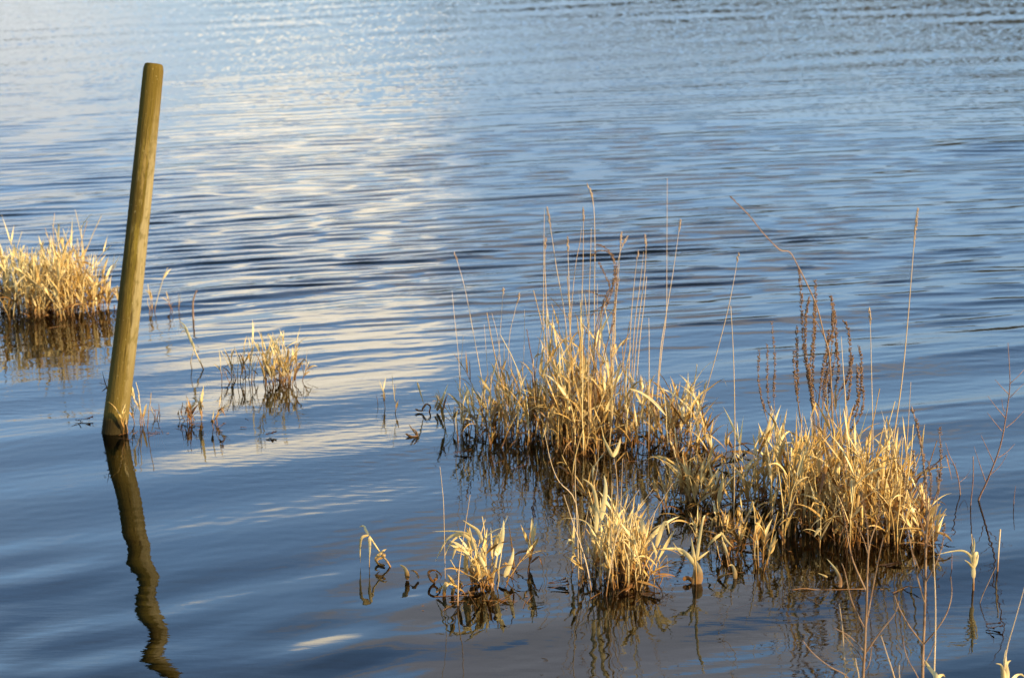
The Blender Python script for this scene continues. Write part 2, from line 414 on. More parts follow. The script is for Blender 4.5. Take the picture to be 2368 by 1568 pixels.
def shoot(mb, b, H, r, lean=None, tint=None, nl=None, W=0.015, LL=0.2, rad=0.0031, brown=0.0, spread=1.0, z0=-0.14):
    """one leafy dead grass shoot rooted under water"""
    b = Vector((b[0], b[1], z0))
    if lean is None:
        s_ = .10 if r.random() < .8 else .27
        lean = Vector((r.gauss(-0.02, s_), r.gauss(0, s_), 0))
    if tint is None: tint = min(1, max(0, r.gauss(0.26 + brown, 0.22)))
    if nl is None: nl = r.choice((0, 0, 0, 1, 3, 4, 4, 5, 5, 6))
    ch = max(0.05, H * (r.uniform(0.66, 0.84) if nl > 1 else r.uniform(.6, 1.22))) - z0
    pts = []; m = 7; bend = Vector((r.gauss(0, .04), r.gauss(0, .04), 0))
    for i in range(m + 1):
        t = i / m
        pts.append(b + UP * (ch * t) + lean * (ch * t * (0.4 + 0.6 * t)) + bend * (math.sin(t * 3.1) * ch) + Vector((r.gauss(0, .0025), r.gauss(0, .0025), 0)))
    mb.tube(pts, rad * r.uniform(.8, 1.25), rad * 0.5, 4, min(1, tint + r.uniform(-.05, .15)), caps=False)
    a0 = r.uniform(0, 6.28)
    wet = (-z0 + 0.01) / ch
    for k in range(nl):
        t = wet + (1 - wet) * (0.10 + .88 * (k + r.uniform(.1, .9)) / nl)
        t = min(0.99, max(0.05, t)); i = min(m - 1, int(t * m)); f = t * m - i
        p = pts[i].lerp(pts[i + 1], f); ax = (pts[i + 1] - pts[i]).normalized()
        a = a0 + k * 3.14 + r.gauss(0, .6); out = Vector((math.cos(a), math.sin(a), 0)); side = Vector((-math.sin(a), math.cos(a), 0))
        L = LL * r.choice((.4, .6, .7, .8, .95, 1.15)) * r.uniform(.85, 1.15); q = r.random()
        tn = min(1, max(0, tint + r.gauss(0, .16) + (0.22 if t < wet + .3 else 0)))
        w_ = W * r.choice((.35, .6, .8, 1.0, 1.1, 1.25))
        if q < .22:      # stiff, upright
            leaf(mb, p, ax + out * r.uniform(.15, .4), side, L, w_, r.uniform(.3, 2.5), r.uniform(-2.8, 2.8), tn, r)
        elif q < .70:    # arching over
            leaf(mb, p, ax + out * r.uniform(.35, .9) * spread, side, L, w_, r.uniform(5, 11) * .16 / L, r.uniform(-1.6, 1.6), tn, r)
        elif q < .88:    # snapped, the outer part hangs
            leaf(mb, p, ax + out * r.uniform(.3, .8), side, L * 1.1, w_, r.uniform(2, 6), r.uniform(-1.4, 1.4), min(1, tn + .1), r, kink=r.randint(2, 5))
        else:            # hangs straight down along the stem
            leaf(mb, p, out + UP * r.uniform(-.6, .1), side, L * .8, w_, r.uniform(12, 22), r.uniform(-2, 2), min(1, tn + .18), r)
    if nl <= 1: return
    # the last blades at the tip: one or two, upright
    for _ in range(r.choice((1, 1, 2))):
        ax = (pts[-1] - pts[-2]).normalized(); a = r.uniform(0, 6.28)
        leaf(mb, pts[-1], ax + Vector((r.gauss(0, .22), r.gauss(0, .22), 0)), Vector((math.cos(a), math.sin(a), 0)), max(.06, min(LL * 1.1, H - (ch + z0))) * r.uniform(.8, 1.35),
             W * r.uniform(.4, .95), r.uniform(0, 4), r.uniform(-2.2, 2.2), max(0, tint - .06), r)

def spline(pts, sub=4):
    """Catmull-Rom through 3-D points"""
    P = [Vector(p) for p in pts]; out = []
    for i in range(len(P) - 1):
        a, b, c, d = P[max(i - 1, 0)], P[i], P[i + 1], P[min(i + 2, len(P) - 1)]
        for j in range(sub):
            t = j / sub
            out.append(0.5 * ((2 * b) + (c - a) * t + (2 * a - 5 * b + 4 * c - d) * t * t + (3 * b - a - 3 * c + d) * t ** 3))
    out.append(P[-1]); return out
def trace(px, Y, r, jy=0.02, foot=True):
    """a stem drawn in depth: pixel list from base to tip becomes a 3-D polyline that also wanders towards/away from us"""
    y = Y; out = []
    drift = r.gauss(0, jy * 1.5)
    for i, (u, v) in enumerate(px):
        out.append(at(u, v, y)); y += drift * .5 + r.gauss(0, jy)
    if foot and out[0].z > -0.1:
        d = (out[0] - out[1]).normalized()
        d = Vector((d.x * .6, d.y * .3, -abs(d.z) - .2)).normalized()
        out.insert(0, out[0] + d * ((out[0].z + .12) / max(.3, -d.z)))
    return out
def length_at(P, t):
    S = [0]
    for a, b in zip(P, P[1:]): S.append(S[-1] + (b - a).length)
    x = t * S[-1]
    for i in range(len(P) - 1):
        if S[i + 1] >= x:
            f = (x - S[i]) / max(1e-6, S[i + 1] - S[i]); return P[i].lerp(P[i + 1], f), (P[i + 1] - P[i]).normalized()
    return P[-1], (P[-1] - P[-2]).normalized()
def arclen(P): return sum((b - a).length for a, b in zip(P, P[1:]))

def stalk(parent, px, Y, r, r0=0.0026, r1=0.0008, head=None, mat=None, tint=None, name='stalk', foot=True, jy=0.02, origin=None):
    """a tall bare flowering stalk, with a seed head as its sub-part"""
    o0 = parent.location.copy() if origin is None else origin
    P = spline(trace(px, Y, r, jy, foot), 4)
    mb = MB(); mb.tube(P, r0, r1, 5, r.uniform(.0, .45) if tint is None else tint)
    s = mb.build(name, mat or M_CULM, parent, o0)
    if head:
        hb = MB(); Lh = head / arclen(P); n = int(22 * head / .08)
        for i in range(n):
            q = 1 - Lh * (1 - i / n) * 1.0
            p, d = length_at(P, q); a = r.uniform(0, 6.28)
            taper = math.sin(math.pi * min(1, max(0.08, (i + 1) / n * .9)))
            o = Vector((math.cos(a), math.sin(a) * .7, 0))
            hb.seed(p + o * (.0022 * taper), d + o * .28, r.uniform(.008, .013), .0026 * (.5 + taper), r.uniform(.0, .6))
        hb.build('seed_head', M_SEED, s, o0)
    return s
def spike_stem(parent, px, Y, r, frac=.5, r0=.0022, r1=.0009, dens=210, size=1.15, name='spike_stem', jy=.015, foot=False, gap=.25):
    """a thin weed stem whose upper part is crowded with brown seed capsules (a sub-part)"""
    o0 = parent.location.copy()
    P = spline(trace(px, Y, r, jy, foot), 4); L = arclen(P)
    mb = MB(); mb.tube(P, r0, r1, 5, .5); s = mb.build(name, M_WEED, parent, o0)
    if frac > 0:
        hb = MB(); q = 1 - frac
        while q < 1:
            p, d = length_at(P, q)
            if r.random() > gap:
                for _ in range(r.randint(2, 4)):
                    a = r.uniform(0, 6.28); o = Vector((math.cos(a), math.sin(a), r.uniform(.1, .7)))
                    hb.seed(p + o * .001, o + d * .5, r.uniform(.006, .0105) * size, r.uniform(.0016, .0028) * size, r.random())
            q += 1.0 / (dens * L) * r.uniform(.6, 1.8)
        hb.build('seed_spike', M_SPIKE, s, o0)
    return s

def interp(prof, u):
    return float(np.interp(u, [p[0] for p in prof], [p[1] for p in prof]))

def clump(name, label, cat, patches, prof, seed, group='dead grass clumps standing in the lake', W=.0165, LL=.20, low=.3, parts=90, spread=1.0, hvar=(.32, 1.14), brown=0.0, litter=.55):
    """patches: (u0, u1, v0, v1, n) footprints on the water; prof: height of the clump top along u"""
    r = random.Random(seed)
    spots = []
    for (u0, u1, v0, v1, n) in patches:
        for _ in range(int(n * 1.0)):
            a, q = r.uniform(0, 6.28), r.random() ** .62 * (1.0 if r.random() < .85 else 1.15)
            u = (u0 + u1) / 2 + (u1 - u0) / 2 * q * math.cos(a); v = (v0 + v1) / 2 + (v1 - v0) / 2 * q * math.sin(a)
            spots.append((u, v))
    cu = sum(s[0] for s in spots) / len(spots); cv = sum(s[1] for s in spots) / len(spots)
    root = empty(name, ground(cu, cv), label, cat, group); o0 = root.location.copy()
    spots.sort(key=lambda s: -s[1])
    rest = MB()
    for i, (u, v) in enumerate(spots):
        g = ground(u, v); H = max(.07, (v - interp(prof, u)) / ppm(g.y))
        k = r.random()
        short = k < low
        H *= r.uniform(.2, .55) if short else hvar[0] + (hvar[1] - hvar[0]) * r.random() ** 1.1
        mb = MB() if i < parts else rest
        shoot(mb, g, H, r, W=W * r.uniform(.7, 1.1), LL=LL * (.8 if short else 1), brown=brown + (.22 if short else 0), spread=spread)
        if i < parts: mb.build('leafy_shoot', M_STRAW, root, o0)
    mat_ = MB()
    for _ in range(int(len(spots) * litter)):     # the matted brown leaves at the foot
        u, v = r.choice(spots); g = ground(u + r.gauss(0, 12), v + r.gauss(-2, 4)); a = r.uniform(0, 6.28)
        out = Vector((math.cos(a), math.sin(a), 0)); z = abs(r.gauss(.0, .045))
        leaf(mat_, g + UP * z, out + UP * r.gauss(.25, .5), Vector((-math.sin(a), math.cos(a), 0)), r.uniform(.06, .16), W * r.uniform(.4, 1.1), r.uniform(2, 12), r.uniform(-2, 2), r.uniform(.6, 1.1), r)
    if litter: tag(mat_.build('leaf_litter', M_STRAW, root, o0), kind='stuff')
    if rest.v: tag(rest.build('leafy_shoot', M_STRAW, root, o0), kind='stuff')
    return root

def single(name, label, cat, u, v, vtop, seed, n=1, du=0, dv=0, group=None, W=.016, LL=.16, lean=None, nl=None, brown=0.0, spread=1.0):
    """a small tuft of n shoots, or a lone shoot"""
    r = random.Random(seed); g0 = ground(u, v)
    if n == 1:
        mb = MB(); H = (v - vtop) / ppm(g0.y); shoot(mb, g0, H / .97, r, W=W, LL=min(LL, H * .8), lean=lean, nl=nl, brown=brown, spread=spread)
        return tag(mb.build(name, M_STRAW, None, g0), label, cat, group)
    root = empty(name, g0, label, cat, group)
    for i in range(n):
        uu, vv = u + r.uniform(-du, du), v + r.uniform(-dv, dv); g = ground(uu, vv)
        H = (vv - vtop) / ppm(g.y) * (1.0 if i == 0 else r.uniform(.4, .95))
        mb = MB(); shoot(mb, g, H, r, W=W, LL=min(LL, max(.07, H * .8)), lean=lean, nl=nl, brown=brown, spread=spread)
        mb.build('leafy_shoot', M_STRAW, root, g0)
    return root

def ribbon(mb, px, Y, W, tint, r, foot=False, wide=.3):
    """a bent dead blade laid along traced points; its flat side partly turned to us"""
    P = spline(trace(px, Y, r, .012, foot), 5); m = len(P); rows = []
    for i, p in enumerate(P):
        t = i / (m - 1)
        d = (P[min(i + 1, m - 1)] - P[max(i - 1, 0)]).normalized()
        s = d.cross(Vector((wide * math.sin(3 * t + r.random() * .2), 1, .25))).normalized(); nrm = d.cross(s)
        w_ = W * .5 * min(1, .45 + 3.5 * t) * max(.04, 1 - t ** 2.2)
        rows.append([p - s * w_, p + nrm * (w_ * .4), p + s * w_])
    mb.quadstrip(rows, tint)
def bent(name, label, cat, blades, Y, seed, mat=None, group=None, tubes=()):
    r = random.Random(seed); mb = MB(); u, v = (tubes[0][0][0] if tubes else blades[0][0][0])
    for px, r0, r1 in tubes: mb.tube(spline(trace(px, Y, r, .012, True), 4), r0, r1, 5, r.uniform(.1, .4))
    for px, W, t in blades: ribbon(mb, px, Y, W, t, r)
    return tag(mb.build(name, mat or M_STRAW, None, ground(u, v)), label, cat, group)
def c2(p): return [(x * .42677 + 915.6, y * .42677 + 387.4) for x, y in p]
def c3(p): return [(x * .4042 + 1514.3, y * .4042 + 422.6) for x, y in p]
def c4(p): return [(x * .38668 + 774.8, y * .38668 + 986.1) for x, y in p]
def c5(p): return [(x * .3935 + 1620, y * .3935 + 950.9) for x, y in p]
def c1(p): return [(x * .40438, y * .40438 + 422.6) for x, y in p]

# ------------------------------------------------------------------ the leaning post
g = ground(264, 1000); Yp = g.y
top = at(358, 147, Yp + .30)
ax = (top - g); Lp = ax.length; axn = ax.normalized()
rb, rt = 29.5 / ppm(Yp), 23.5 / ppm(Yp)
P = []; ns, nr = 40, 90
r_ = random.Random(5)
flut = [(r_.randint(2, 9), r_.uniform(0, 6.28), r_.uniform(.2, 1)) for _ in range(5)]
for i in range(nr + 6):
    if i < nr:
        z = -0.5 + (Lp - .028 + .5) * i / (nr - 1); k = 1.0
    else:
        q = (i - nr + 1) / 6; z = Lp - .028 + .028 * math.sin(min(q, 1) * 1.45); k = max(.0, 1 - .22 * q - (.0 if q < .8 else (q - .8) * 3.9))
        if i == nr + 5: k = .001
    t = max(0, z) / Lp; rad = (rb + (rt - rb) * t) * k
    ring = []
    for j in range(ns + 1):
        a = 2 * math.pi * j / ns
        rr = rad * (1 + .006 * sum(w2 * math.sin(n2_ * a + ph + z * .6) for n2_, ph, w2 in flut) + .010 * math.sin(z * 5 + a) + .006 * math.sin(z * 13 + 2 * a))
        ring.append((rr * math.cos(a) + .006 * math.sin(z * 2.3), rr * math.sin(a), z))
    P.append(ring)
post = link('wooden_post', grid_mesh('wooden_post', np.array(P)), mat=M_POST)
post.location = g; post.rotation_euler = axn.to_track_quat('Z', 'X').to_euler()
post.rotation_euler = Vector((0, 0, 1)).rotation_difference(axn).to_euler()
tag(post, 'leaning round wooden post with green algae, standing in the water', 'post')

# ------------------------------------------------------------------ clumps
GT = 'dead grass clumps standing in the lake'
clump('grass_clump', 'far dense pale straw clump reaching behind the leaning post', 'grass clump',
      [(-90, 268, 690, 742, 240), (40, 230, 700, 735, 70)],
      [(-90, 575), (0, 560), (45, 530), (80, 565), (110, 560), (125, 530), (150, 545), (175, 508), (200, 545), (230, 590), (255, 640), (275, 650)], 21, LL=.15, W=.0165, hvar=(.58, 1.04), low=.3, brown=-.12, litter=.3)
kA = clump('grass_clump', 'thin ragged fringe of dead grass at the open-water end of the tall clump', 'grass clump',
      [(1025, 1240, 975, 1030, 46), (1110, 1240, 960, 1040, 22)],
      [(1020, 965), (1060, 905), (1100, 870), (1130, 830), (1170, 845), (1240, 780)], 22, LL=.15, W=.014, brown=.10)
kB = clump('grass_clump', 'tall dense straw clump with many bare stalks and a curled brown weed', 'grass clump',
      [(1205, 1500, 955, 1052, 110), (1270, 1440, 970, 1050, 85)],
      [(1200, 840), (1235, 760), (1270, 740), (1310, 700), (1345, 690), (1380, 730), (1420, 760), (1470, 800), (1500, 830)], 23, LL=.18, W=.0145, brown=.05, low=.4)
kC = clump('grass_clump', 'loose straw tufts joining the two largest clumps along the back', 'grass clump',
      [(1490, 1640, 965, 1065, 48)],
      [(1480, 850), (1540, 890), (1590, 830), (1615, 850), (1650, 960)], 24, LL=.18, W=.017)
kM = clump('grass_clump', 'leafy straw tufts with arching blades between the two largest clumps', 'grass clump',
      [(1525, 1690, 1125, 1190, 40), (1540, 1720, 1040, 1130, 20)],
      [(1520, 1085), (1580, 1035), (1640, 1040), (1700, 1070)], 25, LL=.17, W=.017)
kL = clump('grass_clump', 'largest broad straw clump with a dark brown interior and brown weed spikes behind', 'grass clump',
      [(1730, 2100, 1120, 1215, 135), (1780, 2120, 1180, 1268, 90), (1930, 2120, 1160, 1290, 60), (1690, 1800, 1130, 1190, 14)],
      [(1690, 1050), (1730, 940), (1765, 930), (1800, 960), (1850, 985), (1900, 970), (1955, 905), (1985, 960), (2020, 985), (2050, 960), (2100, 1000), (2130, 1080)], 26, LL=.19, W=.017, low=.42, brown=.04, spread=1.15)
kS = clump('grass_clump', 'scattered low bent shoots in the gap between the spiky clump and the largest clump', 'grass clump',
      [(1580, 1780, 1195, 1310, 22)], [(1580, 1170), (1680, 1160), (1790, 1130)], 33, LL=.14, W=.015, low=.55, litter=1.2)
kT = clump('grass_clump', 'few thin brown-based shoots between the tall clump and the spiky clump', 'grass clump',
      [(1300, 1440, 1075, 1190, 9)], [(1290, 1000), (1440, 1040)], 34, LL=.13, W=.012, low=.6, litter=1.0)
kR = clump('grass_clump', 'small bright tuft against the sunny flank of the largest clump', 'grass clump',
      [(2095, 2165, 1225, 1268, 22)], [(2090, 1100), (2130, 1130), (2165, 1180)], 27, LL=.13, W=.018, brown=-.05)
kN = clump('grass_clump', 'spiky bright straw clump in front of the tall clump', 'grass clump',
      [(1335, 1530, 1270, 1370, 60), (1380, 1520, 1300, 1375, 34)],
      [(1330, 1170), (1370, 1130), (1400, 1085), (1440, 1120), (1500, 1170), (1540, 1190)], 28, LL=.16, W=.0155, brown=-.14, hvar=(.45, .95))
kO = clump('grass_clump', 'small bright tuft with long blades arching out over the water', 'grass clump',
      [(1085, 1190, 1315, 1375, 20), (1090, 1140, 1330, 1390, 6)], [(1080, 1195), (1130, 1215), (1190, 1250)], 29, LL=.14, W=.018, brown=-.12, litter=.3)
kE = clump('grass_clump', 'sparse pair of leafy shoots beside the small far tuft', 'grass clump',
      [(525, 592, 868, 890, 12)], [(520, 800), (578, 735), (595, 790)], 30, LL=.13, W=.013, hvar=(.6, 1), litter=.1, brown=-.12, low=.15)
kF = clump('grass_clump', 'small far upright tuft with sharp reflection in open water', 'grass clump',
      [(602, 700, 870, 896, 34)], [(598, 770), (630, 750), (665, 760), (705, 830)], 31, LL=.13, W=.0145, hvar=(.6, 1), litter=.15, brown=-.12, low=.15)

# tall bare stalks of each clump (parts), most with a seed head
def stalks(root, lists, Y, seed):
    r = random.Random(seed)
    for px, head, r0 in lists: stalk(root, px, Y + r.uniform(-.25, .25), r, r0, .0008, head)
def up(*p): return list(p)
YB = ground(1340, 1010).y
stalks(kB, [
    (c2([(830, 1480), (806, 1000), (800, 760), (802, 400), (805, 222)]), None, .0028),
    (c2([(935, 1450), (925, 900), (870, 545), (838, 330), (818, 215)]), .11, .0026),
    (c2([(1082, 1480), (1075, 800), (1078, 400), (1068, 180), (1035, 90)]), .10, .0026),
    (c2([(1003, 1450), (1003, 900), (1013, 560), (1016, 300), (1013, 220)]), .07, .0026),
    (c2([(822, 1400), (815, 760), (806, 520), (812, 385)]), .05, .003),
    (c2([(948, 1400), (940, 720), (933, 500), (930, 378)]), .08, .0022),
    (c2([(930, 1400), (945, 880), (970, 560), (998, 400), (1005, 330)]), None, .0022),
    (c2([(1043, 1450), (1045, 800), (1055, 460), (1058, 330)]), None, .0026),
    (c2([(1165, 1450), (1182, 1000), (1192, 750), (1213, 480), (1221, 350)]), .08, .0026),
    (c2([(1150, 1400), (1180, 800), (1205, 500), (1255, 372)]), .06, .0018),
    (c2([(1255, 1420), (1270, 900), (1290, 640), (1312, 452)]), .05, .003),
    (c2([(1262, 1430), (1290, 900), (1322, 640), (1342, 458)]), None, .003),
    (c2([(1270, 1400), (1302, 950), (1345, 600), (1355, 450), (1349, 365)]), .06, .0028),
    (c2([(1285, 1400), (1320, 950), (1345, 740), (1359, 588)]), None, .0032),
    (c2([(1080, 1450), (1088, 1000), (1092, 630)]), None, .003),
    (c2([(1370, 1420), (1372, 980), (1370, 815)]), None, .003),
    (c2([(1160, 1440), (1178, 900), (1195, 700), (1212, 600)]), None, .003),
    (c2([(1400, 1440), (1440, 1000), (1465, 800), (1468, 500), (1470, 60)]), None, .0026),
    (c2([(1400, 1440), (1432, 1010), (1455, 850), (1500, 580), (1542, 282)]), .06, .0028),
    (c2([(720, 1430), (770, 1000), (795, 850), (795, 740)]), None, .003),
    (c2([(650, 1420), (690, 1080), (697, 770)]), None, .0016),
], YB, 41)
stalks(kA, [
    (c2([(490, 1420), (480, 1250), (460, 1120), (420, 900), (370, 640), (316, 460)]), .05, .0026),
    (c2([(350, 1340), (345, 1200), (340, 1040), (318, 820), (303, 665)]), None, .0018),
    (c2([(360, 1345), (348, 1180), (352, 1080), (365, 910)]), None, .0026),
    (c2([(520, 1400), (500, 1150), (478, 850)]), None, .0022),
    (c2([(585, 1400), (560, 980), (520, 790)]), None, .0016),
    (c2([(560, 1400), (556, 1060), (572, 800), (582, 655)]), .03, .0013),
    (c2([(600, 1400), (612, 960), (640, 800), (670, 685)]), .05, .0016),
    (c2([(640, 1440), (632, 1200), (620, 1000)]), None, .0026),
], ground(1110, 1005).y, 42)
stalks(kC, [
    (c2([(1600, 1440), (1660, 1280), (1780, 850), (1830, 620), (1856, 465)]), .04, .0026),
    (c2([(1836, 1560), (1835, 1300), (1830, 1050), (1815, 755)]), None, .003),
], ground(1590, 1040).y, 43)
YL = ground(1950, 1200).y
stalks(kL, [
    (c3([(1340, 1800), (1362, 1500), (1412, 1150), (1450, 760), (1484, 340), (1505, 148)]), .16, .0040),
    (c3([(1245, 1700), (1247, 1400), (1240, 1100), (1235, 880), (1228, 718)]), .07, .0024),
    (c3([(1100, 1600), (1090, 1250), (1080, 1100), (1066, 880)]), None, .0044),
    (c3([(1430, 1700), (1450, 1380), (1465, 1140)]), None, .003),
    (c3([(455, 1700), (458, 1400), (450, 1000), (434, 705)]), None, .0026),
], YL, 44)
YN = ground(1420, 1330).y
stalks(kN, [
    (c4([(1455, 840), (1448, 600), (1436, 350), (1440, 190)]), None, .003),
    (c4([(1475, 850), (1440, 460), (1340, 330), (1290, 210), (1250, 20)]), None, .0026),
    (c4([(1470, 830), (1500, 560), (1565, 270), (1580, 50)]), None, .0022),
    (c4([(1505, 830), (1430, 600), (1368, 405)]), None, .003),
    (c4([(1700, 850), (1705, 600), (1712, 400), (1720, 190)]), None, .0026),
    (c4([(1670, 860), (1690, 520), (1685, 300), (1668, 190)]), None, .003),
    (c4([(1740, 840), (1790, 550), (1902, 372)]), None, .003),
    (c4([(1810, 880), (1855, 640), (1900, 530), (2022, 338)]), None, .0032),
    (c4([(1650, 820), (1720, 540), (1817, 378)]), None, .0028),
    (c4([(1660, 830), (1652, 560), (1656, 332)]), None, .0026),
    (c4([(1895, 1010), (1915, 900), (1922, 800)]), None, .0024),
    (c4([(1925, 1052), (1932, 960), (1940, 878)]), None, .0026),
    (c4([(1430, 850), (1480, 830), (1560, 760), (1740, 690)]), None, .0024),
], YN, 45)
r_ = random.Random(46)
for px, W, t in [
    (c4([(1560, 640), (1565, 480), (1540, 360), (1480, 310)]), .017, .12),
    (c4([(1590, 560), (1612, 440), (1618, 350), (1608, 290)]), .020, .05),
    (c4([(1660, 180), (1640, 140), (1615, 90), (1600, 50)]), .014, .1),
    (c4([(1664, 182), (1685, 140), (1700, 100), (1706, 68)]), .014, .1),
    (c4([(1780, 660), (1700, 620), (1600, 640), (1480, 560), (1370, 548)]), .010, .2),
    (c4([(1850, 640), (1840, 590), (1825, 550), (1800, 535)]), .022, .05),
    (c4([(1920, 720), (1950, 620), (1980, 570), (2000, 640)]), .018, .1),
    (c4([(1600, 935), (1640, 890), (1700, 850)]), .014, .2)]:
    mb = MB(); ribbon(mb, px, YN - .05, W, t, r_); mb.build('long_blade', M_STRAW, kN, kN.location)
YO = ground(1130, 1350).y
stalks(kO, [
    (c4([(662, 985), (660, 970), (650, 500), (640, 360), (627, 240)]), None, .0016),
    (c4([(735, 1000), (742, 850), (770, 650), (808, 408)]), None, .0032),
], YO, 47)
for px, W, t in [
    (c4([(830, 700), (780, 655), (720, 645), (660, 690), (600, 805)]), .015, .15),
    (c4([(840, 690), (790, 640), (700, 625), (580, 628)]), .010, .25),
    (c4([(850, 720), (800, 660), (750, 650), (690, 700), (650, 790)]), .012, .2),
    (c4([(880, 680), (850, 620), (800, 585), (765, 560)]), .016, .1),
    (c4([(900, 860), (850, 760), (820, 680), (805, 600)]), .017, .05),
    (c4([(960, 770), (985, 720), (1003, 640), (1008, 560)]), .022, .0),
    (c4([(1015, 900), (1040, 840), (1060, 780), (1068, 725)]), .020, .05),
    (c4([(915, 1050), (940, 920), (965, 800), (985, 700)]), .012, .05),
    (c4([(945, 905), (900, 920), (865, 950), (848, 1000)]), .014, .12),
    (c4([(890, 900), (890, 800), (870, 720)]), .020, .0),
    (c4([(820, 930), (825, 830), (850, 760)]), .022, .55),
    (c4([(780, 880), (785, 780), (800, 735), (830, 740)]), .018, .3),
    (c4([(985, 690), (980, 665), (955, 655), (930, 670)]), .012, .25),
    (c4([(810, 1040), (800, 1000), (790, 975)]), .012, .1)]:
    mb = MB(); ribbon(mb, px, YO, W, t, r_); mb.build('long_blade', M_STRAW, kO, kO.location)

# ------------------------------------------------------------------ brown weeds
wB = empty('dead_weed', ground(1370, 1010), 'curled brown weed with hooked seed spikes rising out of the tall clump', 'weed')
for px, f, s in [([(1040, 1500), (1070, 1150), (1085, 860), (1150, 700), (1190, 600), (1190, 520), (1150, 460), (1095, 455), (1062, 482)], .36, 1.1),
              ([(1040, 1500), (1080, 1100), (1110, 850), (1165, 690), (1185, 560), (1165, 470), (1120, 430), (1088, 420)], .30, 1.1),
              ([(1050, 1500), (1075, 1000), (1125, 730), (1158, 650), (1135, 590), (1100, 520)], .24, 1.0),
              ([(1050, 1500), (1090, 1000), (1120, 770), (1142, 708), (1090, 690), (1035, 668)], .16, 1.0),
              ([(1060, 1500), (1110, 1100), (1160, 900), (1185, 820), (1150, 775)], .16, 1.0),
              ([(1060, 1500), (1100, 1150), (1170, 850), (1195, 660), (1195, 560)], .22, 1.0),
              ([(1040, 1500), (1010, 1100), (1050, 820), (1160, 735)], .10, .8)]:
    spike_stem(wB, c2(px), YB - .1, r_, f, r0=.0024, size=s, foot=True)
YW = ground(1890, 1085).y
wL = empty('dead_weed', ground(1900, 1085), 'bushy brown weed with many upright seed spikes behind the largest clump', 'weed')
for px, f in [([(845, 1400), (800, 1100), (796, 965)], .35), ([(830, 1350), (815, 1100), (812, 818)], .55), ([(890, 1200), (852, 960), (836, 640), (825, 500)], .72),
              ([(900, 1200), (860, 960), (866, 760), (886, 648)], .7), ([(900, 1250), (910, 960), (920, 660), (915, 560)], .75), ([(925, 1300), (882, 1150), (905, 900), (915, 680)], .6),
              ([(940, 1250), (982, 950), (1020, 850), (1010, 680), (995, 650)], .6), ([(1000, 1150), (1040, 950), (1020, 690)], .7), ([(960, 1300), (1010, 960), (1018, 740)], .6),
              ([(1000, 1300), (1108, 1100), (1110, 870), (1080, 790)], .5), ([(1100, 1250), (1125, 1040), (1128, 990)], .4), ([(1160, 1250), (1182, 1050), (1165, 940)], .6),
              ([(1170, 1350), (1192, 1200), (1176, 1060)], .6), ([(1150, 1330), (1160, 1150), (1158, 1040)], .5), ([(1000, 1300), (1050, 1100), (1035, 900)], .4), ([(960, 1250), (985, 1000), (990, 850)], .5)]:
    spike_stem(wL, c3([(940 + (px[0][0] - 940) * .25, 1580)] + px), YW, r_, f * .8, foot=True, dens=280, size=1.28)
for px, f in [([(1000, 1350), (930, 1200), (880, 1150)], 0), ([(1020, 1320), (1060, 1180), (1100, 1110)], 0), ([(930, 1330), (950, 1150), (985, 980)], 0), ([(900, 1350), (925, 1220), (890, 1120)], 0), ([(980, 1350), (1080, 1200), (1130, 1150)], 0)]:
    spike_stem(wL, c3([(940, 1580)] + px), YW, r_, f, foot=True)
wS = empty('dead_weed', ground(1780, 1120), 'three thin brown seed spikes beside the bushy weed', 'weed')
for px in [[(700, 1560), (640, 1350), (600, 1180), (590, 1080), (598, 960)], [(700, 1560), (680, 1380), (650, 1250), (643, 1100), (645, 930)], [(705, 1560), (690, 1350), (680, 1200), (687, 1000), (668, 800)]]:
    spike_stem(wS, c3(px), ground(1790, 1100).y, r_, .42, foot=True, r1=.0007)
ws = empty('bent_stalk', ground(1925, 1090), 'tall bent dry stem with a long side branch tip rising behind the largest clump', 'dry stem')
st = stalk(ws, c3([(1030, 1590), (1015, 1310), (1000, 1000), (970, 880), (930, 720), (880, 600), (820, 480), (772, 398), (715, 385), (620, 290), (540, 190), (430, 80)]), YW - .05, r_, .0040, .0016, None, M_WEED, name='stem')
stalk(ws, c3([(968, 880), (925, 800), (875, 760)]), YW - .05, r_, .002, .001, None, M_WEED, name='branch', foot=False, jy=.004)
hb = MB(); P = spline([at(*q, YW - .05) for q in c3([(820, 480), (772, 398), (715, 385), (620, 290), (540, 190), (430, 80)])], 6)
for i in range(150):
    p, d = length_at(P, .22 + .775 * i / 150); a = r_.uniform(0, 6.28); hb.seed(p, d + Vector((math.cos(a), math.sin(a), .3)) * .9, .0075, .0017, r_.random())
hb.build('seed_spike', M_SPIKE, ws, ws.location)

